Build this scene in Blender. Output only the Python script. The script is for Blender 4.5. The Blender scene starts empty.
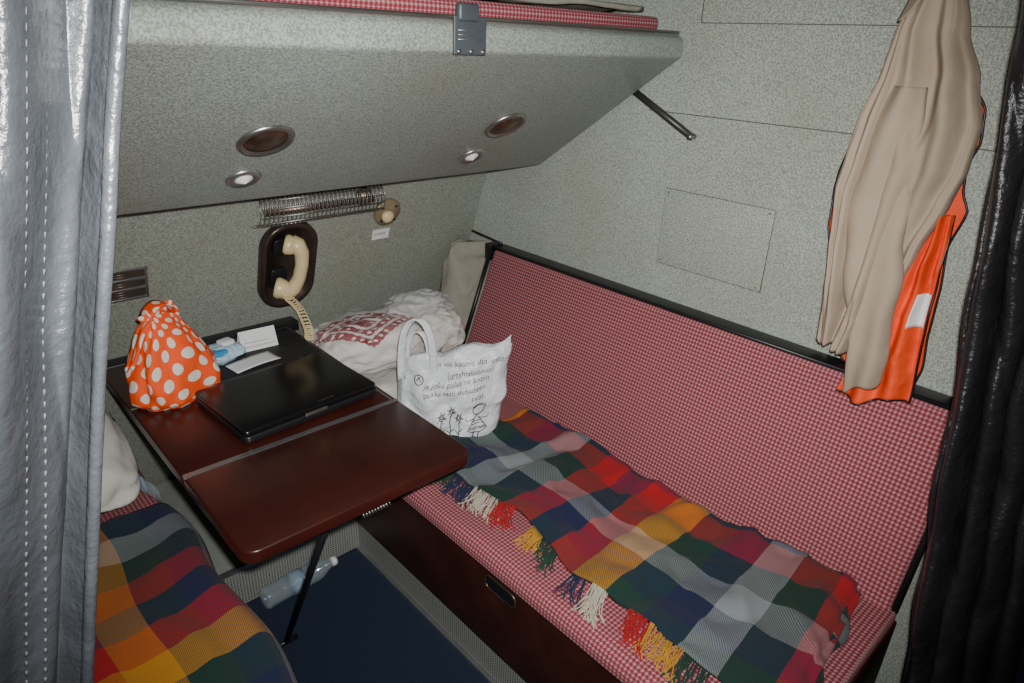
import bpy, bmesh, math, random
from mathutils import Vector, Matrix, noise
random.seed(7)
SC=bpy.context.scene.collection
pi=math.pi
# ------------------------------------------------------------------ camera
R=Vector((.733,-.679,.040)).normalized(); F=Vector((.632,.658,-.408)); F=(F-R*F.dot(R)).normalized(); U=R.cross(F)
cam=bpy.data.cameras.new('camera'); co=bpy.data.objects.new('camera',cam); SC.objects.link(co)
cam.lens=23.6; cam.clip_start=.02
co.matrix_world=Matrix(((R.x,U.x,-F.x,0),(R.y,U.y,-F.y,0),(R.z,U.z,-F.z,1.65),(0,0,0,1)))
bpy.context.scene.camera=co
# ------------------------------------------------------------------ materials
class NT:
    def __init__(s,name):
        s.m=bpy.data.materials.new(name); s.m.use_nodes=True; s.t=s.m.node_tree; s.b=s.t.nodes['Principled BSDF']
    def n(s,ty,**k):
        nd=s.t.nodes.new(ty)
        for a,b in k.items(): setattr(nd,a,b)
        return nd
    def l(s,a,b): s.t.links.new(a,b)
    def setin(s,nd,i,v):
        if hasattr(v,'is_output'): s.l(v,nd.inputs[i])
        else: nd.inputs[i].default_value=v
    def math(s,op,a,b=0.0,c=None):
        nd=s.n('ShaderNodeMath',operation=op); s.setin(nd,0,a); s.setin(nd,1,b)
        if c is not None: s.setin(nd,2,c)
        return nd.outputs[0]
    def mix(s,f,a,b):
        nd=s.n('ShaderNodeMix',data_type='RGBA')
        s.setin(nd,0,f)
        for i,v in ((6,a),(7,b)):
            if hasattr(v,'is_output'): s.l(v,nd.inputs[i])
            else: nd.inputs[i].default_value=(*v[:3],1)
        return nd.outputs[2]
    def uv(s):
        tc=s.n('ShaderNodeTexCoord'); sp=s.n('ShaderNodeSeparateXYZ'); s.l(tc.outputs['UV'],sp.inputs[0]); return tc.outputs['UV'],sp.outputs[0],sp.outputs[1]
    def noise(s,scale,detail=3,vec=None,rough=.5):
        nd=s.n('ShaderNodeTexNoise'); nd.inputs['Scale'].default_value=scale; nd.inputs['Detail'].default_value=detail; nd.inputs['Roughness'].default_value=rough
        if vec is None:
            tc=s.n('ShaderNodeTexCoord'); vec=tc.outputs['Object']
        s.l(vec,nd.inputs['Vector']); return nd.outputs[0]
    def clampn(s,v):
        nd=s.n('ShaderNodeClamp'); s.l(v,nd.inputs[0]); return nd.outputs[0]
    def bump(s,h,st=.3,d=.002):
        nd=s.n('ShaderNodeBump'); nd.inputs['Strength'].default_value=st; nd.inputs['Distance'].default_value=d
        s.l(h,nd.inputs['Height']); s.l(nd.outputs[0],s.b.inputs['Normal'])
    def col(s,v):
        if hasattr(v,'is_output'): s.l(v,s.b.inputs['Base Color'])
        else: s.b.inputs['Base Color'].default_value=(*v[:3],1)
    def rgh(s,v): s.setin(s.b,'Roughness',v)
def simple(name,c,r=.5,metal=0,c2=None,ns=20,bump=0,bs=60,bd=.002,coat=0):
    m=NT(name)
    if c2 is None: c2=tuple(x*.8 for x in c)
    f=m.noise(ns,4); f=m.math('MULTIPLY_ADD',f,2.2,-.6)
    m.col(m.mix(m.clampn(f),c,c2)); m.rgh(r); m.b.inputs['Metallic'].default_value=metal
    if coat: m.b.inputs['Coat Weight'].default_value=coat; m.b.inputs['Coat Roughness'].default_value=.15
    if bump: m.bump(m.noise(bs,4),bump,bd)
    return m.m
def wallmat(name,c):
    m=NT(name)
    f=m.clampn(m.math('MULTIPLY_ADD',m.noise(235,2,rough=.75),6.0,-2.5))
    g=m.clampn(m.math('MULTIPLY_ADD',m.noise(3,4),2.2,-.65))
    a=m.mix(f,tuple(x*.66 for x in c),tuple(min(1,x*1.30) for x in c))
    b=m.mix(g,a,m.mix(.30,a,(.20,.175,.10)))
    m.col(b); m.rgh(.46); m.bump(m.noise(260,3),.35,.001); return m.m
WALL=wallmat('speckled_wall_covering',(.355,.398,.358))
WALLB=wallmat('speckled_wall_covering_shaded',(.262,.292,.255))  # back wall darker than the right one: flash falloff put into its colour
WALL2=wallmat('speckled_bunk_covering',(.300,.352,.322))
def check(name):
    m=NT(name); _,u,v=m.uv(); p=.0102
    fu=m.math('GREATER_THAN',m.math('FRACT',m.math('DIVIDE',u,p)),.42)
    fv=m.math('GREATER_THAN',m.math('FRACT',m.math('DIVIDE',v,p)),.42)
    dg=m.math('GREATER_THAN',m.math('FRACT',m.math('DIVIDE',m.math('ADD',u,v),p*.5)),.5)
    both=m.math('MULTIPLY',fu,fv); anyf=m.math('MAXIMUM',fu,fv)
    mid=m.math('SUBTRACT',anyf,both)
    val=m.math('ADD',both,m.math('MULTIPLY',mid,m.math('MULTIPLY_ADD',dg,.55,.40)))
    c=m.mix(val,(.44,.295,.295),(.225,.0065,.024))
    n=m.noise(4,3); c=m.mix(m.math('MULTIPLY',n,.30),c,(.17,.045,.05))
    m.col(c); m.rgh(.9); m.bump(m.noise(600,2),.4,.001); return m.m
CHECK=check('red_check_upholstery')
def plaid(name,off=(0,0),per=.70):
    m=NT(name); _,u,v=m.uv()
    seq=[(.36,.003,.007),(.46,.195,.010),(.003,.028,.020),(.004,.009,.045),(.20,.225,.235),(.003,.024,.016),(.32,.003,.007),(.005,.010,.050)]
    nq=len(seq)
    def ramp(x,o):
        f=m.math('FRACT',m.math('ADD',m.math('DIVIDE',x,per),o)); r=m.n('ShaderNodeValToRGB'); r.color_ramp.interpolation='CONSTANT'
        e=r.color_ramp.elements; e[0].position=0; e[0].color=(*seq[0],1); e[1].position=1/nq; e[1].color=(*seq[1],1)
        for i in range(2,nq):
            q=e.new(i/nq); q.color=(*seq[i],1)
        m.l(f,r.inputs[0]); return r.outputs[0]
    a=ramp(u,off[0]); b=ramp(v,off[1])
    tw=m.math('GREATER_THAN',m.math('FRACT',m.math('MULTIPLY',m.math('ADD',u,v),170.0)),.5)
    tw=m.math('MULTIPLY_ADD',tw,.45,.32)
    c=m.mix(tw,a,b); m.col(c); m.rgh(.95); m.b.inputs['Sheen Weight'].default_value=.04
    m.bump(m.noise(350,3),.7,.003); return m.m
PL1=plaid('plaid_wool',(.30,.22)); PL2=plaid('plaid_wool_b',(.68,.40))
BROWN=simple('maroon_laminate',(.046,.0080,.0055),.34,c2=(.030,.0055,.004),ns=8,coat=.12)
BROWN2=simple('dark_brown_wood',(.045,.012,.008),.4,c2=(.022,.006,.004),ns=12)
BLACK=simple('black_plastic',(.010,.010,.012),.4)
BLACKG=simple('black_glossy_plastic',(.006,.006,.007),.25,coat=.1)
MATM=simple('black_rubber_mat',(.014,.014,.017),.6,bump=.3,bs=200)
CARPET=simple('navy_carpet',(.009,.021,.052),.95,c2=(.005,.013,.034),ns=150,bump=.8,bs=500,bd=.004)
ALU=simple('aluminium',(.50,.51,.51),.35,.9)
STEEL=simple('worn_steel',(.35,.34,.32),.35,.9)
BRONZE=simple('brown_bronze',(.25,.18,.13),.35,.85,c2=(.10,.065,.045),ns=40)
DARKBR=simple('dark_brown_housing',(.085,.060,.050),.28,.6,c2=(.05,.035,.03))
CREAM=simple('cream_plastic',(.72,.60,.34),.35,c2=(.62,.50,.27))
WHITE=simple('white_paper',(.75,.76,.76),.6,c2=(.66,.67,.68))
SHEET=simple('white_cotton',(.66,.65,.60),.85,c2=(.56,.55,.50),bump=.4,bs=18,bd=.01)
BEIGEC=simple('beige_cushion_fabric',(.29,.28,.23),.9,c2=(.22,.215,.175),bump=.4,bs=60,bd=.005)
JACK=simple('beige_cotton',(.42,.34,.255),.85,c2=(.34,.27,.20),ns=6,bump=.35,bs=35,bd=.006)
ORANGE=simple('orange_hi_vis',(.95,.085,.010),.7,c2=(.72,.050,.006),ns=10,bump=.5,bs=30,bd=.010)
REFL=simple('reflective_tape',(.95,.95,.95),.3)
LGREY=simple('light_grey_paint',(.30,.32,.29),.5,bump=.2)
GREYTAG=simple('grey_metal_plate',(.09,.105,.12),.45,.3)
INK=simple('black_ink',(.008,.008,.008),.6)
BLUE=simple('blue_plastic',(.04,.30,.60),.3)
def perf():
    m=NT('perforated_metal'); _,u,v=m.uv(); p=.009
    a=m.math('SUBTRACT',m.math('FRACT',m.math('DIVIDE',u,p)),.5); b=m.math('SUBTRACT',m.math('FRACT',m.math('DIVIDE',v,p)),.5)
    d=m.math('ADD',m.math('MULTIPLY',a,a),m.math('MULTIPLY',b,b)); h=m.math('LESS_THAN',d,.08)
    m.col(m.mix(h,(.33,.345,.32),(.02,.02,.02))); m.rgh(.45); m.b.inputs['Metallic'].default_value=.2; return m.m
PERF=perf()
def dots():
    m=NT('orange_polka_dot_cloth'); _,u,v=m.uv(); p=.050
    def layer(o):
        a=m.math('SUBTRACT',m.math('FRACT',m.math('ADD',m.math('DIVIDE',u,p),o)),.5); b=m.math('SUBTRACT',m.math('FRACT',m.math('ADD',m.math('DIVIDE',v,p),o)),.5)
        d=m.math('ADD',m.math('MULTIPLY',a,a),m.math('MULTIPLY',b,b)); return m.math('LESS_THAN',d,.048)
    h=m.math('MAXIMUM',layer(0.0),layer(.5))
    m.col(m.mix(h,(.92,.085,.004),(.74,.69,.62))); m.rgh(.75); m.bump(m.noise(25,3),.5,.01); return m.m
DOTS=dots()
def embro():
    m=NT('red_embroidered_cloth'); _,u,v=m.uv()
    sn=lambda x:m.math('SNAP',x,.005)
    du=m.math('ABSOLUTE',m.math('SUBTRACT',sn(u),.47)); dv=m.math('ABSOLUTE',m.math('SUBTRACT',sn(v),.50))
    dd=m.math('ADD',m.math('MULTIPLY',du,.75),dv)                       # stepped diamond distance
    ring=m.math('GREATER_THAN',m.math('FRACT',m.math('MULTIPLY',dd,19.0)),.70)
    ca=m.math('FRACT',m.math('MULTIPLY',m.math('ABSOLUTE',m.math('SUBTRACT',du,dv)),26.0))
    cross=m.math('MULTIPLY',m.math('GREATER_THAN',ca,.62),m.math('GREATER_THAN',m.math('FRACT',m.math('MULTIPLY',dd,38.0)),.45))
    h=m.math('MAXIMUM',ring,cross)
    out=m.math('GREATER_THAN',m.math('ADD',dd,m.math('MULTIPLY',m.math('FRACT',m.math('MULTIPLY',du,33.0)),.02)),.158)
    h=m.math('MAXIMUM',h,out)
    m.col(m.mix(h,(.24,.003,.014),(.66,.63,.60))); m.rgh(.85); return m.m
EMB=embro()
def plastic(name,c,alpha,bs=40,r=.3,bb=.9):
    m=NT(name); m.col(c); m.rgh(r); m.b.inputs['Alpha'].default_value=alpha; m.bump(m.noise(bs,5,rough=.55),bb,.014); return m.m
CLEARBAG=plastic('thin_white_plastic_film',(.72,.73,.73),.13,22,.13)
CLEARBAG2=plastic('white_plastic_film',(.70,.71,.71),.55,22,.2)
BAGW=NT('white_plastic_bag'); BAGW.col((.68,.71,.74)); BAGW.rgh(.33); BAGW.bump(BAGW.noise(22,5,rough=.55),.9,.014); BAGW=BAGW.m
PET=NT('clear_bottle_plastic'); PET.col((.70,.82,.90)); PET.rgh(.08); PET.b.inputs['Alpha'].default_value=.32; PET.b.inputs['Metallic'].default_value=.5; PET=PET.m
def leather(name,c,c2,r,bb=.6):
    m=NT(name); f=m.clampn(m.math('MULTIPLY_ADD',m.noise(9,4),1.6,-.3)); m.col(m.mix(f,c,c2)); m.rgh(r)
    h=m.math('ADD',m.noise(28,6,rough=.55),m.math('MULTIPLY',m.noise(190,4),.12)); m.bump(h,bb,.009); return m.m
LEAS=leather('silver_grey_leatherette',(.044,.049,.056),(.030,.034,.039),.33,.6)
LEAB=leather('black_leatherette',(.011,.010,.012),(.020,.019,.021),.34,.8)
# ------------------------------------------------------------------ helpers
def empty(name):
    e=bpy.data.objects.new(name,None); e.empty_display_size=.05; SC.objects.link(e); return e
def boxuv(me):
    ul=me.uv_layers.new(name='UVMap')
    for p in me.polygons:
        n=p.normal; a=[abs(n.x),abs(n.y),abs(n.z)]; k=a.index(max(a)); ij=((1,2),(0,2),(0,1))[k]
        for li in p.loop_indices:
            c=me.vertices[me.loops[li].vertex_index].co; ul.data[li].uv=(c[ij[0]],c[ij[1]])
def mk(name,verts,faces,mat,parent=None,smooth=False,uvs=None,M=None,fixn=True):
    me=bpy.data.meshes.new(name)
    if M is not None: verts=[M@Vector(v) for v in verts]
    me.from_pydata([tuple(v) for v in verts],[],faces); me.update()
    if fixn:
        bm=bmesh.new(); bm.from_mesh(me); bmesh.ops.recalc_face_normals(bm,faces=bm.faces); bm.to_mesh(me); bm.free(); me.update()
    if uvs is None: boxuv(me)
    else:
        ul=me.uv_layers.new(name='UVMap')
        for lp in me.loops: ul.data[lp.index].uv=uvs[lp.vertex_index]
    if smooth:
        for p in me.polygons: p.use_smooth=True
    o=bpy.data.objects.new(name,me); SC.objects.link(o); me.materials.append(mat)
    if parent: o.parent=parent
    return o
def bev(o,w,seg=3,ang=30):
    b=o.modifiers.new('bevel','BEVEL'); b.width=w; b.segments=seg; b.limit_method='ANGLE'; b.angle_limit=math.radians(ang)
    for p in o.data.polygons: p.use_smooth=True
    return o
def box(name,a,b,mat,parent=None,bevel=0,M=None):
    x0,y0,z0=a; x1,y1,z1=b
    v=[(x,y,z) for z in (z0,z1) for y in (y0,y1) for x in (x0,x1)]
    f=[(0,2,3,1),(4,5,7,6),(0,1,5,4),(2,6,7,3),(0,4,6,2),(1,3,7,5)]
    o=mk(name,v,f,mat,parent,M=M)
    if bevel: bev(o,bevel)
    return o
def prism(name,pts,axis,a,b,mat,parent=None,bevel=0,M=None,seg=3,ang=30):
    n=len(pts)
    def P(p,t):
        return {'x':(t,p[0],p[1]),'y':(p[0],t,p[1]),'z':(p[0],p[1],t)}[axis]
    v=[P(p,a) for p in pts]+[P(p,b) for p in pts]
    f=[tuple(range(n)),tuple(range(2*n-1,n-1,-1))]+[(i,(i+1)%n,n+(i+1)%n,n+i) for i in range(n)]
    o=mk(name,v,f,mat,parent,M=M)
    if bevel: bev(o,bevel,seg,ang)
    return o
def rrect(cx,cy,w,h,r,n=8):
    out=[]
    for k,(sx,sy) in enumerate(((1,1),(-1,1),(-1,-1),(1,-1))):
        for i in range(n+1):
            a=pi/2*k+pi/2*i/n
            out.append((cx+sx*(w/2-r)+r*math.cos(a),cy+sy*(h/2-r)+r*math.sin(a)))
    return out
def tubegeo(pts,r,n=8,cap=True):
    pts=[Vector(p) for p in pts]; m=len(pts); rr=r if isinstance(r,(list,tuple)) else [r]*m
    V=[];Fc=[]; t=(pts[1]-pts[0]).normalized(); up=Vector((0,0,1)) if abs(t.z)<.9 else Vector((1,0,0)); nrm=t.cross(up).normalized()
    for i,p in enumerate(pts):
        t=(pts[min(i+1,m-1)]-pts[max(i-1,0)]).normalized(); nrm=(nrm-t*nrm.dot(t)).normalized(); bn=t.cross(nrm)
        for k in range(n):
            a=2*pi*k/n; V.append(p+(nrm*math.cos(a)+bn*math.sin(a))*rr[i])
    for i in range(m-1):
        for k in range(n): Fc.append((i*n+k,i*n+(k+1)%n,(i+1)*n+(k+1)%n,(i+1)*n+k))
    if cap: Fc.append(tuple(range(n-1,-1,-1))); Fc.append(tuple((m-1)*n+k for k in range(n)))
    return V,Fc
def tubes(name,lines,r,mat,parent=None,n=6,M=None):
    V=[];Fc=[]
    for l in lines:
        v,f=tubegeo(l,r,n); o=len(V); V+=v; Fc+=[tuple(i+o for i in q) for q in f]
    return mk(name,V,Fc,mat,parent,True,M=M)
def lathe(name,prof,mat,parent=None,M=None,n=32,sx=1,sy=1):
    V=[];Fc=[];m=len(prof)
    for (r,z) in prof:
        for k in range(n): V.append((r*sx*math.cos(2*pi*k/n),r*sy*math.sin(2*pi*k/n),z))
    for i in range(m-1):
        for k in range(n): Fc.append((i*n+k,i*n+(k+1)%n,(i+1)*n+(k+1)%n,(i+1)*n+k))
    Fc.append(tuple(range(n-1,-1,-1))); Fc.append(tuple((m-1)*n+k for k in range(n)))
    return mk(name,V,Fc,mat,parent,True,M=M)
def grid(name,fn,nu,nv,mat,parent=None,su=1,sv=1,thick=0,smooth=True,M=None):
    V=[];Fc=[];uv=[]
    for j in range(nv+1):
        for i in range(nu+1):
            V.append(fn(i/nu,j/nv)); uv.append((i/nu*su,j/nv*sv))
    for j in range(nv):
        for i in range(nu):
            a=j*(nu+1)+i; Fc.append((a,a+1,a+nu+2,a+nu+1))
    o=mk(name,V,Fc,mat,parent,smooth,uv,M=M)
    if thick:
        s=o.modifiers.new('solid','SOLIDIFY'); s.thickness=thick; s.offset=0
    return o
def N(x,y,z=0): return noise.noise(Vector((x,y,z)))
def ridge(x,y,z=0): return 1-2*abs(N(x,y,z))
def textgeo(body,size,shear=0):
    c=bpy.data.curves.new('tmp','FONT'); c.body=body; c.size=size; c.resolution_u=2; c.shear=shear
    o=bpy.data.objects.new('tmp',c); SC.objects.link(o); bpy.context.view_layer.update()
    me=o.evaluated_get(bpy.context.evaluated_depsgraph_get()).to_mesh()
    V=[v.co.copy() for v in me.vertices]; Fc=[tuple(p.vertices) for p in me.polygons]
    bpy.data.objects.remove(o); return V,Fc
def frame(p,x,y,z):
    x,y,z=Vector(x).normalized(),Vector(y).normalized(),Vector(z).normalized()
    return Matrix(((x.x,y.x,z.x,p[0]),(x.y,y.y,z.y,p[1]),(x.z,y.z,z.z,p[2]),(0,0,0,1)))
def WM(x,z,off=0.0):   # frame on the leaning back wall
    y=2.341-.35*z; n=Vector((0,-.944,-.330)); p=Vector((x,y,z))+n*off
    return frame(p,(1,0,0),(0,-.330,.944),n)
def UM(x,y,off=0.0):   # frame on bunk underside
    z=(1.1974-.35*y)/.495; n=Vector((0,-.577,-.817)); p=Vector((x,y,z))+n*off
    return frame(p,(1,0,0),(0,-.817,.577),n)
# ------------------------------------------------------------------ room
XL,XR=-.55,1.68
box('floor',(-1.2,-1.2,-.05),(3.0,2.45,0),CARPET)
wy=lambda z:2.341-.35*z
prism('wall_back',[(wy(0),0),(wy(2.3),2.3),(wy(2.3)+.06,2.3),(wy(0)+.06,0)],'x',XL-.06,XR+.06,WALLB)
wr=empty('wall_right')
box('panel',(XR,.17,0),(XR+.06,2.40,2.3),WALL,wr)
SEAM=simple('seam_line',(.09,.10,.08),.6)
for nm,a,b in (('seam_1',(XR-.001,.2,1.484),(XR+.002,1.22,1.4865)),('seam_2',(XR-.001,.2,1.712),(XR+.002,1.09,1.7142)),('seam_3',(XR-.001,1.088,1.714),(XR+.002,1.0905,2.2))):
    box(nm,a,b,SEAM,wr)
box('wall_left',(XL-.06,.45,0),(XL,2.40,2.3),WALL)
box('ceiling',(-1.2,-1.2,2.3),(3.0,2.45,2.36),LGREY)
DARKW=simple('dark_corridor_panel',(.020,.024,.024),.6)
box('wall_corridor',(2.35,-1.2,0),(2.41,2.45,2.3),DARKW)
box('wall_rear',(-1.2,-1.26,0),(3.0,-1.2,2.3),DARKW)
h=empty('access_hatch')
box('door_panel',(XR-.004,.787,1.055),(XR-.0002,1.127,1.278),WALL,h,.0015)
tubes('edge',[[(XR-.002,.787,1.055),(XR-.002,1.127,1.055),(XR-.002,1.127,1.278),(XR-.002,.787,1.278),(XR-.002,.787,1.055)]],.0014,simple('hatch_gap',(.05,.06,.045),.6),h)
sc=[]
for y,z in ((.80,1.065),(1.115,1.065),(.80,1.268),(1.115,1.268)): sc.append([(XR-.005,y,z),(XR-.003,y,z)])
tubes('screws',sc,.003,STEEL,h)
bb=empty('baseboard_back')
box('grille',(-.4,1.69,.005),(.93,1.70,.145),PERF,bb)
box('ledge',(-.4,1.69,.145),(.93,2.27,.155),LGREY,bb)
box('rail',(-.4,1.684,.14),(.93,1.692,.157),ALU,bb)
# ------------------------------------------------------------------ upper bunk
ub=empty('upper_bunk')
prof=[(1.135,1.685),(1.115,1.672),(1.112,1.628),(1.13,1.618),(1.625,1.270),(1.665,1.27),(1.70,1.33),(1.74,1.685)]
prism('base',prof,'x',XL+.01,1.655,WALL2,ub,.009)
box('rear_panel',(XL+.01,1.70,1.40),(1.655,1.80,1.5),WALL2,ub)
box('mattress',(.49,1.15,1.686),(1.585,1.72,1.722),CHECK,ub,.012)
grid('folded_sheet',lambda u,v:(.55+1.0*u,1.18+.5*v,1.726+.012*N(u*7,v*5)+.012),40,20,BEIGEC,ub,thick=.01)
tubes('lip_rail',[[(XL+.02,1.128,1.688),(1.64,1.128,1.688)]],.004,STEEL,ub)
for i,x in enumerate((.60,1.26)):
    M=UM(x,1.375)
    lathe('air_outlet_ring_%d'%i,[(.046,0),(.060,0),(.060,.004),(.056,.009),(.050,.008),(.046,.002)],STEEL,ub,M)
    lathe('air_outlet_dish_%d'%i,[(.0,.001),(.047,.001),(.044,.005),(.02,.010),(.0,.011)],BRONZE,ub,M)
    M=UM(x,1.515)
    lathe('reading_lamp_ring_%d'%i,[(.024,0),(.040,0),(.040,.004),(.034,.009),(.025,.006)],ALU,ub,M)
    lathe('reading_lamp_lens_%d'%i,[(0,.001),(.022,.001),(.019,.008),(0,.016)],WHITE,ub,M)
box('latch_plate',(.862,1.090,1.622),(.942,1.096,1.69),GREYTAG,ub,.002)
box('latch_hook',(.870,1.084,1.680),(.920,1.10,1.712),GREYTAG,ub,.006)
tubes('latch_lines',[[(.870,1.0885,z),(.930-.02*(k%2),1.0885,z)] for k,z in enumerate((1.665,1.657,1.649))],.0006,ALU,ub)
tubes('latch_rivets',[[(x,1.086,1.628),(x,1.094,1.628)] for x in (.872,.902,.932)],.005,STEEL,ub)
st=empty('bunk_strut')
tubes('rod',[[(1.667,1.34,1.565),(1.667,1.058,1.428)]],.010,simple('strut_metal',(.06,.06,.055),.4,.5),st,12)
tubes('end_pin',[[(1.68,1.062,1.430),(1.655,1.062,1.430)]],.008,STEEL,st,12)
# ------------------------------------------------------------------ right bench
b=empty('bench_seat')
box('base_box',(.893,.21,.155),(1.5,2.12,.44),BROWN2,b,.004)
box('plinth',(.93,.21,.0),(1.5,2.12,.155),BLACK,b)
box('kick_grille',(.918,.21,.012),(.924,1.685,.15),PERF,b)
box('kick_rail_top',(.908,.21,.148),(.924,1.685,.158),ALU,b)
box('kick_rail_bottom',(.905,.21,.0),(.924,1.685,.012),ALU,b)
def rbox(name,x0,x1,y0,y1,z0,z1,mat,parent,amp=.006):
    def f(u,v):
        y=y0+(y1-y0)*v
        w=x1-x0; prof_=[(x0+.012,z0),(x0,z0+.012),(x0,z1-.026),(x0+.008,z1-.009),(x0+.028,z1)]
        if u<.2:
            k=u/.2*4; i=min(3,int(k)); t=k-i; x=prof_[i][0]*(1-t)+prof_[i+1][0]*t; z=prof_[i][1]*(1-t)+prof_[i+1][1]*t
        else:
            t=(u-.2)/.8; x=x0+.028+(w-.028)*t; z=z1+amp*math.sin(pi*t)+amp*.8*N(x*5,y*5)
        return Vector((x,y,z))
    V=[];Fc=[];uv=[];nu,nv=60,80
    for j in range(nv+1):
        s=0;pv=None
        for i in range(nu+1):
            p=f(i/nu,j/nv); s+=0 if pv is None else (p-pv).length; pv=p
            V.append(p); uv.append((s,p.y))
    for j in range(nv):
        for i in range(nu):
            a=j*(nu+1)+i; Fc.append((a,a+1,a+nu+2,a+nu+1))
    for j in (0,nv):
        b0=len(V); V.append(Vector((x1,y0 if j==0 else y1,z0))); uv.append((x1,z0)); Fc.append(tuple(list(range(j*(nu+1),(j+1)*(nu+1)))+[b0]))
    return mk(name,V,Fc,mat,parent,True,uv)
rbox('cushion',.868,1.49,.215,1.83,.435,.495,CHECK,b)
box('cushion_end',(.868,1.835,.435),(1.60,2.13,.49),CHECK,b,.02)
prism('backrest',[(1.44,.485),(1.615,.945),(1.662,.945),(1.50,.485)],'y',.225,1.80,CHECK,b,.014)
tubes('backrest_top_trim',[[(1.614,.215,.948),(1.614,1.81,.948)]],.0055,BLACK,b,8)
box('backrest_cap',(1.616,.215,.938),(1.676,1.81,.950),BLACK,b,.003)
tubes('backrest_end_trim',[[(1.606,1.806,.945),(1.45,1.806,.52)]],.008,BLACK,b,8)
tubes('backrest_near_trim',[[(1.62,.218,.945),(1.462,.218,.49)]],.008,BLACK,b,8)
tubes('rear_rail',[[(1.655,1.80,.955),(1.66,1.98,.965)]],.005,BLACK,b,8)
prism('handle_recess',rrect(.93,.385,.11,.036,.016),'x',.888,.8935,BLACK,b)
hr=rrect(.93,.385,.114,.040,.018)
tubes('handle_rim',[[(.889,y,z) for y,z in hr+[hr[0]]]],.003,BRONZE,b)
box('bracket',(1.60,1.805,.90),(1.66,1.835,.96),BLACK,b,.003)
def cush(name,c,s,mat,M=None,parent=None,p=.45,nz=.012,seed=0):
    V=[];Fc=[];n=48;m=28;uv=[]
    for j in range(m+1):
        ph=-pi/2+pi*j/m
        for i in range(n):
            th=2*pi*i/n
            f=lambda t:math.copysign(abs(t)**p,t)
            x=f(math.cos(th))*abs(math.cos(ph))**.5; y=f(math.sin(th))*abs(math.cos(ph))**.5; z=math.sin(ph)
            e=1-.55*max(abs(x),abs(y))**4
            q=Vector((x*s[0],y*s[1],z*e*s[2]))
            d=nz*(N(x*2+seed,y*2,z*2+seed)+.35*ridge(x*3+seed,y*3,z*2))
            q*=1+d/ max(s[2],.05); V.append(Vector(c)+q); uv.append((q.x+.6,q.y+.6))
    for j in range(m):
        for i in range(n): Fc.append((j*n+i,j*n+(i+1)%n,(j+1)*n+(i+1)%n,(j+1)*n+i))
    return mk(name,V,Fc,mat,parent,True,uv,M=M)
cush('corner_bolster',(0,0,0),(.09,.215,.06),BEIGEC,frame((1.575,1.93,.715),(.80,-.6,0),(.25,.10,.97),(-.6,-.8,.2)),p=.35,seed=3)
cush('pillow',(1.165,1.83,.538),(.26,.205,.045),SHEET,seed=9,nz=.014)
# ------------------------------------------------------------------ left bench
b=empty('bench_seat')
box('base_box',(XL+.01,.47,.155),(.32,2.12,.44),BROWN2,b,.004)
box('plinth',(XL+.01,.47,0),(.29,1.68,.155),BLACK,b)
box('cushion',(XL+.01,.47,.435),(.345,2.13,.49),CHECK,b,.02)
prism('backrest',[(-.28,.485),(-.46,.945),(-.52,.945),(-.36,.485)],'y',.48,1.80,CHECK,b,.014)
cush('pillow',(0,0,0),(.20,.17,.085),SHEET,Matrix.Translation((.105,1.79,.630))@Matrix.Rotation(math.radians(28),4,'X'),seed=14,nz=.010)
# ------------------------------------------------------------------ blankets
def fringe(name,pts,mat_list,parent):
    for k,mt in enumerate(mat_list):
        L=[p for i,p in enumerate(pts) if p[1]==k]
        if L: tubes(name+'_%d'%k,[p[0] for p in L],.0016,mt,parent,4)
FR=[simple('fringe_red',(.40,.006,.008),.9),simple('fringe_yellow',(.50,.25,.02),.9),simple('fringe_green',(.01,.045,.028),.9),simple('fringe_navy',(.01,.02,.06),.9),simple('fringe_cream',(.46,.44,.34),.9)]
pb=empty('plaid_blanket')
W,L=.42,1.12
def fb(u,v):
    y=1.41-1.08*v; wv=.018*math.sin(v*17+1)+.02*N(v*5,3)
    x0=.985+.025*math.sin(v*6)+wv*.6+.06*max(0,v-.9); x1=1.385+.012*math.sin(v*9)+.02*v
    s=u
    yy=y+.10*(1-u)*(1-v)-.05-.05*v*(1-u)
    z=.506+.006*(1+math.sin(v*21+u*3))+.022*abs(N(u*4,v*9,1))+.022*max(0,ridge(u*3+2,v*8,3)-.4)+.012*math.exp(-((u-.93)/.08)**2)+.035*max(0,(v-.72)/.28)*math.sin(pi*min(1,max(0,u)))**.5
    z+=.012*math.exp(-((v-.97)/.05)**2)
    if v>.985: z-=.02
    x=x0+(x1-x0)*s
    if u>.9: z+=(u-.9)*.12
    return Vector((x,yy,z))
grid('cloth',fb,60,150,PL1,pb,W,L,thick=.009)
def fr(u,v):
    a=-pi/2+pi*1.1*v; r=.020+.005*N(u*6,2)
    return Vector((1.12+.29*u,.335-.05*(1-u)-.045*math.cos(a)+.012*math.sin(u*9),.522+r*math.sin(a)))
grid('rolled_end',fr,40,14,PL1,pb,.36,.10,thick=.008)
fp=[]
for i in range(620):
    v=random.random()
    if N(v*14,7)<-.15: continue
    k=int((v*2.0*7+.6))%5
    p=fb(0,v); ln=.035+.035*random.random()+.02*N(v*20,1); dx=-ln; dy=random.uniform(-.025,.025)-.01
    fp.append(([tuple(p),(p.x+dx*.4,p.y+dy*.3,.510),(p.x+dx*.8,p.y+dy*.8,.502),(p.x+dx,p.y+dy*1.4,.500)],k))
for i in range(300):
    t=random.random(); p=Vector((.95+.18*t,.30+.04*t,.517)); dy=-random.uniform(.05,.09)
    fp.append(([tuple(p),(p.x-.02,p.y+dy*.4,.512),(p.x-.03+random.uniform(-.02,.02),p.y+dy,.500)],4 if i%3 else 1))
fringe('fringe',fp,FR,pb)
pb=empty('plaid_blanket')
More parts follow.
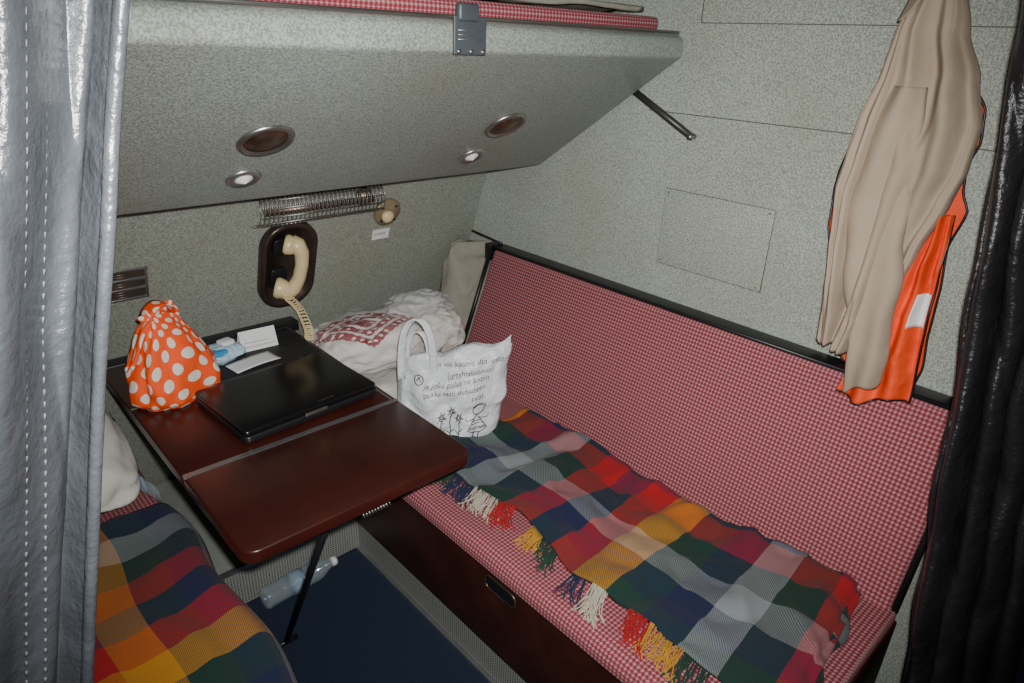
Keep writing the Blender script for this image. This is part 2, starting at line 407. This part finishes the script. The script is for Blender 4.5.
def fl(u,v):
    y=1.64-1.04*v; x=-.20+.575*u; z=.503+.02+.012*math.sin(v*8+u*5)+.012*N(u*5,v*6)+.014*max(0,ridge(u*4,v*4,5)-.3)
    e=max(0,(x-.315)/.06)
    if e>0: z-=.075*e**2; x-=.012*e**2
    return Vector((x+.012*math.sin(v*14)*u,y+.02*math.sin(u*7),z))
grid('cloth',fl,60,100,PL2,pb,.60,1.06,thick=.010)
# ------------------------------------------------------------------ folding table
t=empty('folding_table')
ZT=.75
def rcorner(x0,y0,x1,y1,r,which):
    out=[]
    def arc(cx,cy,a0):
        for i in range(9): a=a0+pi/2*i/8; out.append((cx+r*math.cos(a),cy+r*math.sin(a)))
    (arc(x1-r,y1-r,0) if 'tr' in which else out.append((x1,y1)))
    (arc(x0+r,y1-r,pi/2) if 'tl' in which else out.append((x0,y1)))
    (arc(x0+r,y0+r,pi) if 'bl' in which else out.append((x0,y0)))
    (arc(x1-r,y0+r,1.5*pi) if 'br' in which else out.append((x1,y0)))
    return out
prism('front_leaf',rcorner(.325,1.035,.885,1.356,.035,('bl','br')),'z',ZT-.032,ZT,BROWN,t,.005)
prism('main_leaf',rcorner(.325,1.364,.885,2.02,.01,()),'z',ZT-.032,ZT,BROWN,t,.004)
box('hinge_strip',(.327,1.353,ZT-.006),(.883,1.367,ZT+.0015),ALU,t)
box('side_strip',(.868,1.37,ZT-.004),(.874,2.0,ZT+.0015),ALU,t)
box('second_strip',(.327,1.735,ZT-.004),(.60,1.740,ZT+.001),STEEL,t)
box('back_ledge',(.325,2.02,ZT-.03),(.93,2.075,ZT+.004),BLACK,t,.003)
tubes('leg',[[(.535,1.09,.715),(.54,1.46,.02)]],.0085,BLACK,t,10)
tubes('leg_foot',[[(.505,1.468,.008),(.575,1.468,.008)]],.008,BLACK,t,8)
tubes('brace',[[(.56,1.12,.70),(.54,1.27,.375)]],.005,STEEL,t,8)
box('bracket',(.56,1.062,.695),(.68,1.085,.717),STEEL,t,.002)
tubes('bracket_spring',[[(.59+.07*i/60,1.064+.007*math.cos(i),.692+.007*math.sin(i)) for i in range(61)]],.0015,STEEL,t)
box('under_rail_1',(.36,1.08,.695),(.38,2.0,.718),BLACK,t); box('under_rail_2',(.83,1.08,.695),(.85,2.0,.718),BLACK,t)
box('wall_support',(.40,2.0,.60),(.82,2.08,.717),BROWN2,t)
mat_o=empty('table_mat')
prism('pad',rrect(.70,1.865,.34,.25,.01),'z',ZT+.0005,ZT+.006,MATM,mat_o,.002)
box('rib',(.53,1.978,ZT+.006),(.87,1.988,ZT+.010),MATM,mat_o,.002)
# laptop
lp=empty('laptop')
ML=Matrix.Translation((.660,1.540,ZT+.0015))@Matrix.Rotation(math.radians(3.5),4,'Z')@Matrix.Scale(1.03,4)
prism('base',rrect(0,0,.37,.275,.016),'z',.004,.021,BLACK,lp,.004,M=ML)
prism('lid',rrect(0,.002,.37,.271,.016),'z',.0225,.034,BLACKG,lp,.005,M=ML)
box('battery',(-.13,.125,.004),(.13,.150,.030),BLACK,lp,.004,M=ML)
for i,(x,y) in enumerate(((-.16,-.11),(.16,-.11),(-.16,.11),(.16,.11))): lathe('foot_%d'%i,[(0,0),(.008,0),(.008,.005),(0,.005)],BLACK,lp,ML@Matrix.Translation((x,y,0)),12)
V,Fc=textgeo('LAPTOP',.012); mk('logo',[ML@Vector((v.x+.02,v.y-.12,.0344)) for v in V],Fc,STEEL,lp,fixn=False)
box('latch',(-.03,-.1385,.018),(.03,-.134,.026),STEEL,lp,.001,M=ML)
# polka dot bag
pd=empty('polka_dot_bag')
secs=[(0,.088,.060),(.015,.100,.068),(.05,.104,.070),(.09,.094,.062),(.13,.076,.052),(.165,.058,.040),(.185,.046,.030),(.20,.040,.022),(.215,.046,.020)]
def fpd(u,v):
    k=v*(len(secs)-1); i=min(int(k),len(secs)-2); f=k-i; z,rx,ry=[secs[i][q]*(1-f)+secs[i+1][q]*f for q in range(3)]
    a=2*pi*u; w=1+.12*math.sin(5*a+z*20)*v+.16*N(math.cos(a)*2,math.sin(a)*2,z*12)+.07*ridge(math.cos(a)*3,math.sin(a)*3,z*8)
    cc=lambda t:math.copysign(abs(t)**.75,t)
    return Vector((cc(math.cos(a))*rx*w,cc(math.sin(a))*ry*w+.02*v*v,z*(1+.05*math.sin(a*2))))
MP=Matrix.Translation((.448,1.752,ZT+.001))@Matrix.Rotation(math.radians(20),4,'Z')@Matrix.Scale(1.08,4)
grid('body',fpd,80,50,DOTS,pd,.56,.26,M=MP)
def ribbon(name,pts,w,mat,parent,M,wd=(1,0,0),sv=.3):
    pts=[Vector(p) for p in pts]; wd=Vector(wd)
    return grid(name,lambda u,v:(lambda k:pts[int(k)].lerp(pts[min(int(k)+1,len(pts)-1)],k-int(k)))(v*(len(pts)-1))+wd*w*(u-.5),4,len(pts)*3-3,mat,parent,w,sv,thick=.003,M=M)
ribbon('handle',[(.036*math.cos(a)-.0,.015,.20+.036*math.sin(a)) for a in [pi*i/14 for i in range(15)]],.040,DOTS,pd,MP,(0,1,.1),.15)
grid('left_flap',lambda u,v:Vector((-.03-.075*v,.01+.04*(u-.5)*(1-v*.3),.200-.08*v+.015*math.sin(v*5)+.008*math.sin(u*6))),8,12,DOTS,pd,.06,.1,thick=.003,M=MP)
# small items
tp=empty('tissue_pack')
MT=Matrix.Translation((.612,1.862,ZT+.006))@Matrix.Rotation(math.radians(15),4,'Z')@Matrix.Scale(1.2,4)
cush('wrapper',(0,0,.022),(.052,.036,.020),plastic('tissue_wrapper',(.45,.66,.78),1,60),MT,tp,p=.5,nz=.01)
box('blue_label',(-.040,-.032,.012),(.0,-.002,.0415),BLUE,tp,.008,M=MT)
box('tissue',(.0,-.01,.035),(.035,.02,.050),WHITE,tp,.006,M=MT)
nc=empty('folded_card')
MC=Matrix.Translation((.735,1.90,ZT+.0065))@Matrix.Rotation(math.radians(-4),4,'Z')
mk('card',[(-.055,-.025,0),(.055,-.025,0),(.055,.0,.058),(-.055,.0,.058),(-.055,.030,0),(.055,.030,0)],[(0,1,2,3),(3,2,5,4)],WHITE,nc,M=MC)
tubes('print_lines',[[(-.045,-.0215,.012),(.045,-.0215,.012)],[(-.045,-.0165,.024),(.03,-.0165,.024)]],.0006,INK,nc,M=MC)
lf=empty('paper_leaflet')
MC=Matrix.Translation((.675,1.795,ZT+.0065))@Matrix.Rotation(math.radians(8),4,'Z')
grid('sheet',lambda u,v:Vector((.14*(u-.5),.07*(v-.5),.003+.004*math.sin(u*3))),10,6,WHITE,lf,thick=.001,M=MC)
# ------------------------------------------------------------------ telephone
ph=empty('wall_telephone')
M=WM(.898,.968)
outer=rrect(0,0,.188,.322,.085,10); inner=rrect(0,0,.152,.286,.070,10); n=len(outer)
V=[(x,y,0) for x,y in outer]+[(x,y,.020) for x,y in outer]+[(x*.96,y*.98,.027) for x,y in outer]+[(x,y,.024) for x,y in inner]+[(x*.90,y*.93,.004) for x,y in inner]
Fc=[]
for r in range(4):
    for i in range(n): Fc.append((r*n+i,r*n+(i+1)%n,(r+1)*n+(i+1)%n,(r+1)*n+i))
Fc.append(tuple(4*n+i for i in range(n)))
mk('housing',V,Fc,DARKBR,ph,True,M=M)
prism('cradle_pad',rrect(-.030,-.045,.055,.075,.015),'z',.004,.016,BLACK,ph,.003,M=M)
prism('cradle_pad_top',rrect(-.025,.075,.055,.055,.015),'z',.004,.016,BLACK,ph,.003,M=M)
MH=M@Matrix.Translation((-.030,.022,.046))@Matrix.Rotation(math.radians(-6),4,'Z')@Matrix.Rotation(math.radians(55),4,'Y')
v,f=tubegeo([(0,.094,.006),(0,.088,.026),(0,.066,.042),(0,.025,.050),(0,-.025,.050),(0,-.066,.042),(0,-.088,.026),(0,-.094,.006)],[.024,.026,.023,.0205,.0205,.023,.026,.024],16)
mk('handset_grip',[Vector((p.x*1.15,p.y,p.z)) for p in v],f,CREAM,ph,True,M=MH)
lathe('earpiece',[(0,-.012),(.028,-.012),(.032,-.004),(.029,.012),(.022,.026),(0,.030)],CREAM,ph,MH@Matrix.Translation((0,.082,0)),24)
lathe('mouthpiece',[(0,-.016),(.031,-.016),(.035,-.006),(.031,.012),(.024,.026),(0,.032)],CREAM,ph,MH@Matrix.Translation((0,-.082,0)),24)
cp=[]; base=[Vector((.862,1.955,.895)),Vector((.872,1.945,.868)),Vector((.897,1.965,.840)),Vector((.918,1.975,.81)),Vector((.916,1.945,.788)),Vector((.902,1.895,.776)),Vector((.888,1.860,.774)),Vector((.872,1.83,.774))]
for i in range(900):
    k=i/899*(len(base)-1); j=min(int(k),len(base)-2); c=base[j].lerp(base[j+1],k-j); a=i*.125
    cp.append(c+Vector((.0135*math.cos(a),.010*math.sin(a),.007*math.sin(a))))
tubes('coiled_cord',[cp],.0025,CREAM,ph,6)
# wire basket
wb=empty('wire_basket')
M=WM(.995,1.166)
L=[];w=.205
for i in range(30):
    x=-w+2*w*i/29; L.append([(x+.012*k/8,.050*math.cos(a),.004+.045*math.sin(a)) for k,a in [(k,pi*k/8) for k in range(9)]]); L.append([(x-.012*k/8,.050*math.cos(a),.004+.045*math.sin(a)) for k,a in [(k,pi*k/8) for k in range(9)]])
tubes('hoops',L,.0013,STEEL,wb,5,M=M)
L=[[(-w,.050*math.cos(a),.004+.045*math.sin(a)),(w,.050*math.cos(a),.004+.045*math.sin(a))] for a in [pi*k/6 for k in range(7)]]
tubes('long_wires',L,.0020,STEEL,wb,5,M=M)
tubes('heater_tube',[[(-w+.02,0,.018),(w-.02,0,.018)]],.012,BRONZE,wb,12,M=M)
lathe('end_mount',[(0,0),(.03,0),(.03,.015),(.012,.03),(0,.032)],BRONZE,wb,M@Matrix.Translation((w-.05,.005,0)),20)
ws=empty('wall_socket')
M=WM(1.255,1.098)
lathe('plate',[(0,0),(.052,0),(.052,.006),(.044,.012),(0,.013)],simple('aged_cream_metal',(.30,.24,.15),.4,.3,c2=(.16,.11,.06)),ws,M)
lathe('knob',[(0,.012),(.022,.012),(.022,.026),(.016,.032),(0,.033)],CREAM,ws,M@Matrix.Translation((-.008,-.006,0)),24)
tubes('screws',[[(.036*math.cos(a),.036*math.sin(a),.008),(.036*math.cos(a),.036*math.sin(a),.015)] for a in (.8,2.4,3.9,5.5)],.005,BLACK,ws,8,M=M)
wl=empty('wall_label'); M=WM(1.245,1.015)
box('tag',(-.034,-.020,0),(.034,.020,.0012),WHITE,wl,M=M)
V,Fc=textgeo('notice',.018); mk('print',[M@Vector((v.x-.027,v.y-.003,.0016)) for v in V],Fc,INK,wl,fixn=False)
av=empty('air_vent'); M=WM(.425,.995)
fr_=[(-.06,-.052,.06,-.045),(-.06,.045,.06,.052),(-.06,-.052,-.053,.052),(.053,-.052,.06,.052),(-.06,-.019,.06,-.012),(-.06,.013,.06,.020)]
for i,(a,b_,c,d) in enumerate(fr_): box('frame_%d'%i,(a,b_,0),(c,d,.006),ALU,av,.001,M=M)
box('slots',(-.055,-.047,0),(.055,.047,.0025),simple('vent_slot_dark',(.06,.05,.04),.5),av,M=M)
tubes('louvres',[[(-.05,y,.003),(.05,y,.003)] for y in (-.04,-.032,-.024,-.004,.004,.028,.036)],.0015,BRONZE,av,5,M=M)
# ------------------------------------------------------------------ plastic bag with embroidered cloth
eb=empty('plastic_bag')
ME=Matrix.Translation((1.13,1.85,.682))@Matrix.Rotation(math.radians(-10),4,'X')@Matrix.Rotation(math.radians(-14),4,'Z')
def blob(name,s,mat,seed,amp,M,parent,p=.7,nn=96,mm=60,f=3,rw=.5):
    V=[];Fc=[];uv=[]
    for j in range(mm+1):
        phi=-pi/2+pi*j/mm
        for i in range(nn):
            th=2*pi*i/nn; g=lambda t:math.copysign(abs(t)**p,t)
            d=Vector((g(math.cos(th))*abs(math.cos(phi))**p,g(math.sin(th))*abs(math.cos(phi))**p,g(math.sin(phi))))
            k=1+amp*(N(d.x*f+seed,d.y*f,d.z*f)+rw*(ridge(d.x*f*1.3+seed,d.y*f*1.3,d.z*f*1.3)-.5))
            q=Vector((d.x*s[0]*k,d.y*s[1]*k,d.z*s[2]*k)); V.append(q); uv.append((q.x+.5,q.y*1.0+q.z*.8+.5))
    for j in range(mm):
        for i in range(nn): Fc.append((j*nn+i,j*nn+(i+1)%nn,(j+1)*nn+(i+1)%nn,(j+1)*nn+i))
    return mk(name,V,Fc,mat,parent,True,uv,M=M)
blob('embroidered_cloth',(.190,.150,.088),EMB,2,.12,ME@Matrix.Translation((-.030,-.005,.006)),eb,rw=.4)
blob('white_cloth',(.11,.12,.080),SHEET,8,.18,ME@Matrix.Translation((.190,.0,.0)),eb,f=2)
blob('plastic_film',(.258,.172,.098),CLEARBAG,5,.16,ME@Matrix.Translation((.005,0,.006)),eb,f=2.6,rw=.9)
blob('gathered_film',(.120,.100,.055),CLEARBAG2,11,.22,ME@Matrix.Translation((.165,.03,.085)),eb,f=1.8,p=.9,rw=.8)
grid('bag_corner',lambda u,v:Vector((-.27+.12*v,-.12+.12*u+.05*v,.0+.06*v+.015*N(u*4,v*4,7))),24,18,CLEARBAG2,eb,thick=.001,M=ME)
# ------------------------------------------------------------------ printed shopping bag
sb=empty('shopping_bag')
WD=Vector((.76,-.65,0)).normalized(); ND=Vector((-.65,-.76,0)).normalized()
MS=frame((1.140,1.450,.503),WD,-ND,(0,0,1))@Matrix.Scale(1.03,4)
BH=.275
def bagp(u,v,side,cr=True):
    w=.305+.03*v-.03*(1-v)**3
    d=(.062*(1-v)**.6+.014+.02*math.sin(pi*v))*(max(0,1-(2*u)**2))**.5
    x=u*w+.010*v+.012*N(v*5,side,u*2); top=.075*(u-.05)+.008*math.sin(u*14)
    y=side*d+.012*N(u*5,v*4,side)+.03*v+.006*math.sin(u*18+v*5)*v
    if cr: y-=side*.013*(ridge(u*2.6+v*1.5,v*2.0-u*1.5,side*3)-.4)+.004*ridge(u*9,v*7,side)
    return Vector((x,y,v*(BH+top*v)))
def loopbag(u,v):
    return bagp(-.5+2*u,v,-1) if u<=.5 else bagp(.5-2*(u-.5),v,1)
grid('body',loopbag,160,60,BAGW,sb,.6,.28,M=MS)
grid('bottom',lambda u,v:(lambda a,c:a.lerp(c,v))(bagp(u-.5,0,-1),bagp(u-.5,0,1)),24,6,BAGW,sb,M=MS)
def arch(x0,x1,z0,z1,yy,nn=24):
    return [(x0+(x1-x0)*(.5-.5*math.cos(pi*i/nn)),yy+.01*math.sin(pi*i/nn),z0+(z1-z0)*math.sin(pi*i/nn)**.6) for i in range(nn+1)]
ribbon('handle_front',arch(-.145,-.050,BH-.085,BH+.105,-.020),.024,BAGW,sb,MS,(.85,.5,0))
ribbon('handle_back',arch(-.135,-.065,BH-.06,BH+.045,.030),.022,BAGW,sb,MS,(.85,.5,0))
grid('left_gusset',lambda u,v:Vector((-.150-.018*math.sin(pi*u)+.015*v,-.03+.08*u,BH*(.12+.70*v)+.01*math.sin(u*5)+.006*N(u*6,v*6))),16,20,BAGW,sb,thick=.002,M=MS)
def onbag(x,y):
    v=min(1,max(.001,y/BH)); u=x/(.305+.03*v)
    for _ in range(4):
        p=bagp(max(-.5,min(.5,u)),v,-1); v=min(1,max(.001,v+(y-p.z)/BH))
    p=bagp(max(-.5,min(.5,u)),v,-1); return p+Vector((0,-.0026,0))
ti=0
for (tx,x,y,s,a) in (('on nin kaunis ilta, etta',-.055,.226,.0225,.13),('(urtehtalastoon)',-.020,.203,.0215,.13),('ja joku palaa ne kotiin',-.085,.174,.0225,.12),('paikka tasti uutuuteen',-.085,.150,.021,.12),('palat.',.055,.144,.019,.12)):
    V,Fc=textgeo(tx,s,.2); ti+=1
    V=[Vector((x+v.x*math.cos(a)-v.y*math.sin(a),y+v.x*math.sin(a)+v.y*math.cos(a),0)) for v in V]
    mk('text_%d'%ti,[MS@onbag(v.x,v.y) for v in V],Fc,INK,sb,fixn=False)
S=[]
def circ(cx,cy,r,a0=0,a1=2*pi,n=14): return [(cx+r*math.cos(a0+(a1-a0)*i/n),cy+r*math.sin(a0+(a1-a0)*i/n)) for i in range(n+1)]
S+= [circ(.085,.112,.016),circ(.085,.112,.020,.3,2.8),[(.085,.098),(.082,.09),(.055,.050),(.075,.044),(.098,.044),(.117,.052),(.09,.09)],[(.08,.085),(.055,.078),(.05,.085)],[(.09,.085),(.115,.082),(.122,.09)],[(.078,.046),(.076,.022),(.068,.020)],[(.092,.046),(.094,.022),(.102,.020)],[(.062,.058),(.110,.060)],[(.060,.053),(.113,.056)],[(.070,.068),(.104,.070)],[(.074,.076),(.10,.077)]]
for x,h in ((-.03,.092),(-.002,.110),(.026,.088)):
    S+=[[(x,.02),(x+.002,h-.012)],circ(x+.002,h,.008),circ(x+.002,h,.004),[(x,.045),(x+.012,.055)],[(x,.038),(x-.012,.05)]]
    for k in range(7): S.append([(x+.002+.008*math.cos(k),h+.008*math.sin(k)),(x+.002+.016*math.cos(k),h+.016*math.sin(k))])
S+=[[(-.04,.02),(-.01,.017),(.03,.02),(.07,.018),(.125,.022)],circ(-.105,.195,.013),[(-.111,.191),(-.105,.202),(-.099,.191)]]
for k in range(12): S.append([(-.04+.014*k,.012),(-.038+.014*k,.022)])
def dens(l):
    o=[]
    for a,c in zip(l[:-1],l[1:]):
        for i in range(4): o.append((a[0]+(c[0]-a[0])*i/4,a[1]+(c[1]-a[1])*i/4))
    return o+[l[-1]]
tubes('drawing',[[onbag(*q) for q in dens(l)] for l in S],.0014,INK,sb,4,M=MS)
# ------------------------------------------------------------------ bottles
LBL=plastic('label_film',(.35,.5,.65),.5)
def bottle(M,L=.20,r=.031,cap=BLUE):
    e=empty('water_bottle')
    pr=[(0,.004),(r*.8,0),(r,.008)]
    k=12
    for i in range(k):
        z=.015+(L-.085)*i/k; pr+=[(r,z),(r*.90,z+.006)]
    pr+=[(r,L-.07),(r*.85,L-.045),(r*.5,L-.02),(r*.42,L-.012),(r*.42,L)]
    lathe('body',pr,PET,e,M,20); lathe('cap',[(0,L-.004),(.0155,L-.004),(.0155,L+.012),(0,L+.013)],cap,e,M,20)
    lathe('label',[(r*1.01,L*.38),(r*1.01,L*.56)],LBL,e,M,20)
bottle(frame((.550,1.635,.038),(0,0,1),(.05,-1,0),(1,.05,0)),.245,.036,WHITE)
bottle(frame((.335,1.675,.520),(0,0,1),(0,-1,0),(-.25,.97,0)),.17,.026)
# ------------------------------------------------------------------ jacket and vest
def interp(tab,z):
    tab=sorted(tab)
    if z<=tab[0][0]: return tab[0][1:]
    for a,c in zip(tab[:-1],tab[1:]):
        if z<=c[0]:
            f=(z-a[0])/(c[0]-a[0]); f=f*f*(3-2*f)*.5+f*.5; return [a[i]+(c[i]-a[i])*f for i in range(1,len(a))]
    return tab[-1][1:]
jk=empty('beige_jacket')
JT=[(1.86,.495,.52,.012),(1.80,.472,.535,.025),(1.70,.438,.567,.038),(1.62,.398,.575,.046),(1.53,.370,.595,.052),(1.45,.370,.605,.054),(1.383,.384,.612,.055),(1.28,.412,.598,.052),(1.18,.432,.583,.048),(1.10,.448,.573,.042),(1.02,.475,.568,.035)]
def fj(u,v):
    z=1.86-.84*v; y0,y1,d=interp(JT,z); a=2*pi*u; cy=(y0+y1)/2; ry=(y1-y0)/2
    k=math.cos(a); s=math.sin(a)
    fold=.30*math.sin(a*5+z*4)+.18*math.sin(a*9-z*7)+.45*N(k*2.5,s*2,z*3)+.8*(ridge(k*2.6,s*2,z*2.0)-.5)
    x=1.580+(d*s)*(1+1.0*fold*min(1,v*3))
    if x>1.636: x=1.636
    return Vector((x,cy+ry*math.copysign(abs(k)**.85,k)*(1+.05*N(s,z*6,4)),z+(.02*N(k*3,s*3,1) if v>.9 else 0)))
grid('body',fj,160,110,JACK,jk,1,1,thick=.003)
def fs(u,v):
    z=1.60-.65*v; a=2*pi*u; cy=.500-.038*v+.02*math.sin(v*5); ry=.030+.026*math.sin(pi*min(1,v*1.2))+.008*v; d=.028
    return Vector((1.538+.02*v+d*math.sin(a)*(1+.3*math.sin(3*a+z*8)),cy+ry*math.cos(a)*(1+.08*math.sin(z*38)),z-.02*math.cos(a)*v+.008*math.sin(a*3)*v))
grid('sleeve',fs,60,80,JACK,jk,1,1,thick=.003)
grid('collar',lambda u,v:Vector((1.575-.02*math.sin(pi*u)-.02*v,.475+.075*u+.01*v*(2*u-1),1.815-.06*v-.02*abs(2*u-1)+.02*math.sin(u*5))),16,12,JACK,jk,thick=.004)
lathe('collar_loop',[(.012,0),(.016,.01),(.012,.03)],JACK,jk,Matrix.Translation((1.62,.508,1.855)))
vs=empty('safety_vest')
VT=[(1.74,.49,.54),(1.62,.43,.585),(1.56,.388,.605),(1.50,.380,.620),(1.45,.392,.635),(1.40,.385,.645),(1.36,.366,.648),(1.28,.382,.640),(1.18,.370,.608),(1.08,.366,.585),(1.00,.355,.562),(.96,.360,.540),(.930,.385,.520)]
def fv(u,v,o=0):
    z=1.74-.81*v; y0,y1=interp(VT,z); y=y0+(y1-y0)*u
    return Vector((1.664-o-.012*abs(math.sin(u*9+z*5))-.008*N(u*4,z*6)-.012*v*(1-abs(2*u-1)),y,z-.02*math.sin(u*5)*(v>.9)*(v-.9)*10))
grid('panel',fv,50,90,ORANGE,vs,thick=.003)
tubes('binding',[[fv(0,i/60,.002) for i in range(61)],[fv(1,i/60,.002) for i in range(61)],[fv(i/30,1,.002) for i in range(31)]],.0028,BLACK,vs,6)
def ff(u,v):
    z=1.36-.43*v+.012*math.sin(u*7)*v
    return Vector((1.612-.026*math.sin(pi*u)-.012*math.sin(u*16+v*4)-.010*ridge(u*2,v*4,2)-.008*v,.360-.012*v+.035*(1-v)*(1-u)*.4+.155*u*(.30+.70*v),z-.03*u*v))
grid('front_flap',ff,60,60,ORANGE,vs,thick=.003)
tubes('flap_binding',[[ff(0,i/30)+Vector((-.002,0,0)) for i in range(31)],[ff(i/30,1) for i in range(31)]],.0028,BLACK,vs,6)
grid('reflective_strip',lambda u,v:ff(.06+.26*u,.40+.18*v)+Vector((-.005,0,0)),12,10,REFL,vs,thick=.001)
hk=empty('coat_hook')
tubes('hook',[[(1.68,.508,1.92),(1.64,.508,1.915),(1.62,.508,1.885),(1.635,.508,1.87),(1.648,.508,1.885)]],.005,STEEL,hk,8)
box('hook_plate',(1.674,.49,1.89),(1.68,.526,1.95),STEEL,hk,.002)
# ------------------------------------------------------------------ curtains
cl=empty('curtain')
def xr(z): return .027+.23*(z-1.258) if z>1.15 else .002
def fcl(u,v):
    z=2.28-2.2*v
    x=xr(z)-.62*u
    w=54*u
    y=.41+.026*math.sin(w*.85+.9*math.sin(z*2.3)+.6)+.007*math.sin(w*2.3+z*4)+.008*N(u*30,z*7)+.006*ridge(u*22,z*5,2)
    return Vector((x+.006*math.sin(w*1.2+z*3),y,z))
grid('drape',fcl,460,240,LEAS,cl,thick=.003)
L=[]
for uu in (.065,.077,.155,.167):
    for k in range(260):
        v0=(.08+.0030*k); p=fcl(uu,v0); q=fcl(uu,v0+.0014)
        L.append([p+Vector((0,-.0022,0)),q+Vector((0,-.0022,0))])
tubes('stitches',L,.0008,simple('stitch_thread',(.10,.105,.11),.6),cl,4)
tubes('edge_hem',[[fcl(0,i/80) for i in range(81)]],.004,LEAS,cl,8)
cr=empty('curtain')
def yr(z): return .312+(z-1.65)*.13
def fcr(u,v):
    z=2.28-2.25*v; y0=yr(z); ln=.16+.02*v
    a=u*4*2*pi
    x=1.345+.035*math.sin(a)+.05*u+.010*N(u*14,z*5)+.01*math.sin(z*5+u*8)+.012*ridge(u*8,z*4,1)
    y=y0-ln*u-.012*math.sin(a*1.0+1.2)+.008*N(u*10,z*6,5)
    return Vector((x,y,z))
grid('drape',fcr,260,220,LEAB,cr,thick=.003)
tubes('edge_hem',[[fcr(0,i/80) for i in range(81)]],.005,LEAB,cr,8)
L=[]
for uu in (.02,.10,):
    for k in range(300):
        v0=.08+.003*k
        if v0>.98: break
        p=fcr(uu,v0); q=fcr(uu,v0+.0017); L.append([p+Vector((-.003,.0,0)),q+Vector((-.003,0,0))])
tubes('stitches',L,.0008,simple('stitch_thread_b',(.08,.08,.08),.6),cr,4)
# ------------------------------------------------------------------ lights
def light(name,ty,loc,energy,**k):
    l=bpy.data.lights.new(name,ty); l.energy=energy
    for a,c in k.items(): setattr(l,a,c)
    o=bpy.data.objects.new(name,l); SC.objects.link(o); o.location=loc; return o
fl_=light('camera_flash','SPOT',Vector((0,0,1.65))+U*.045+R*.03,175,spot_size=math.radians(104),spot_blend=1,shadow_soft_size=.015,color=(1,.98,.95))
fl_.rotation_euler=co.matrix_world.to_euler()
ce=light('ceiling_fill_light','AREA',(.7,.6,2.25),.4,color=(1,.92,.8)); ce.data.size=.5  # added fill under the ceiling, no visible fitting; softens the flash
w=bpy.data.worlds.new('world'); bpy.context.scene.world=w; w.use_nodes=True; w.node_tree.nodes['Background'].inputs[0].default_value=(.5,.6,.7,1); w.node_tree.nodes['Background'].inputs[1].default_value=.015
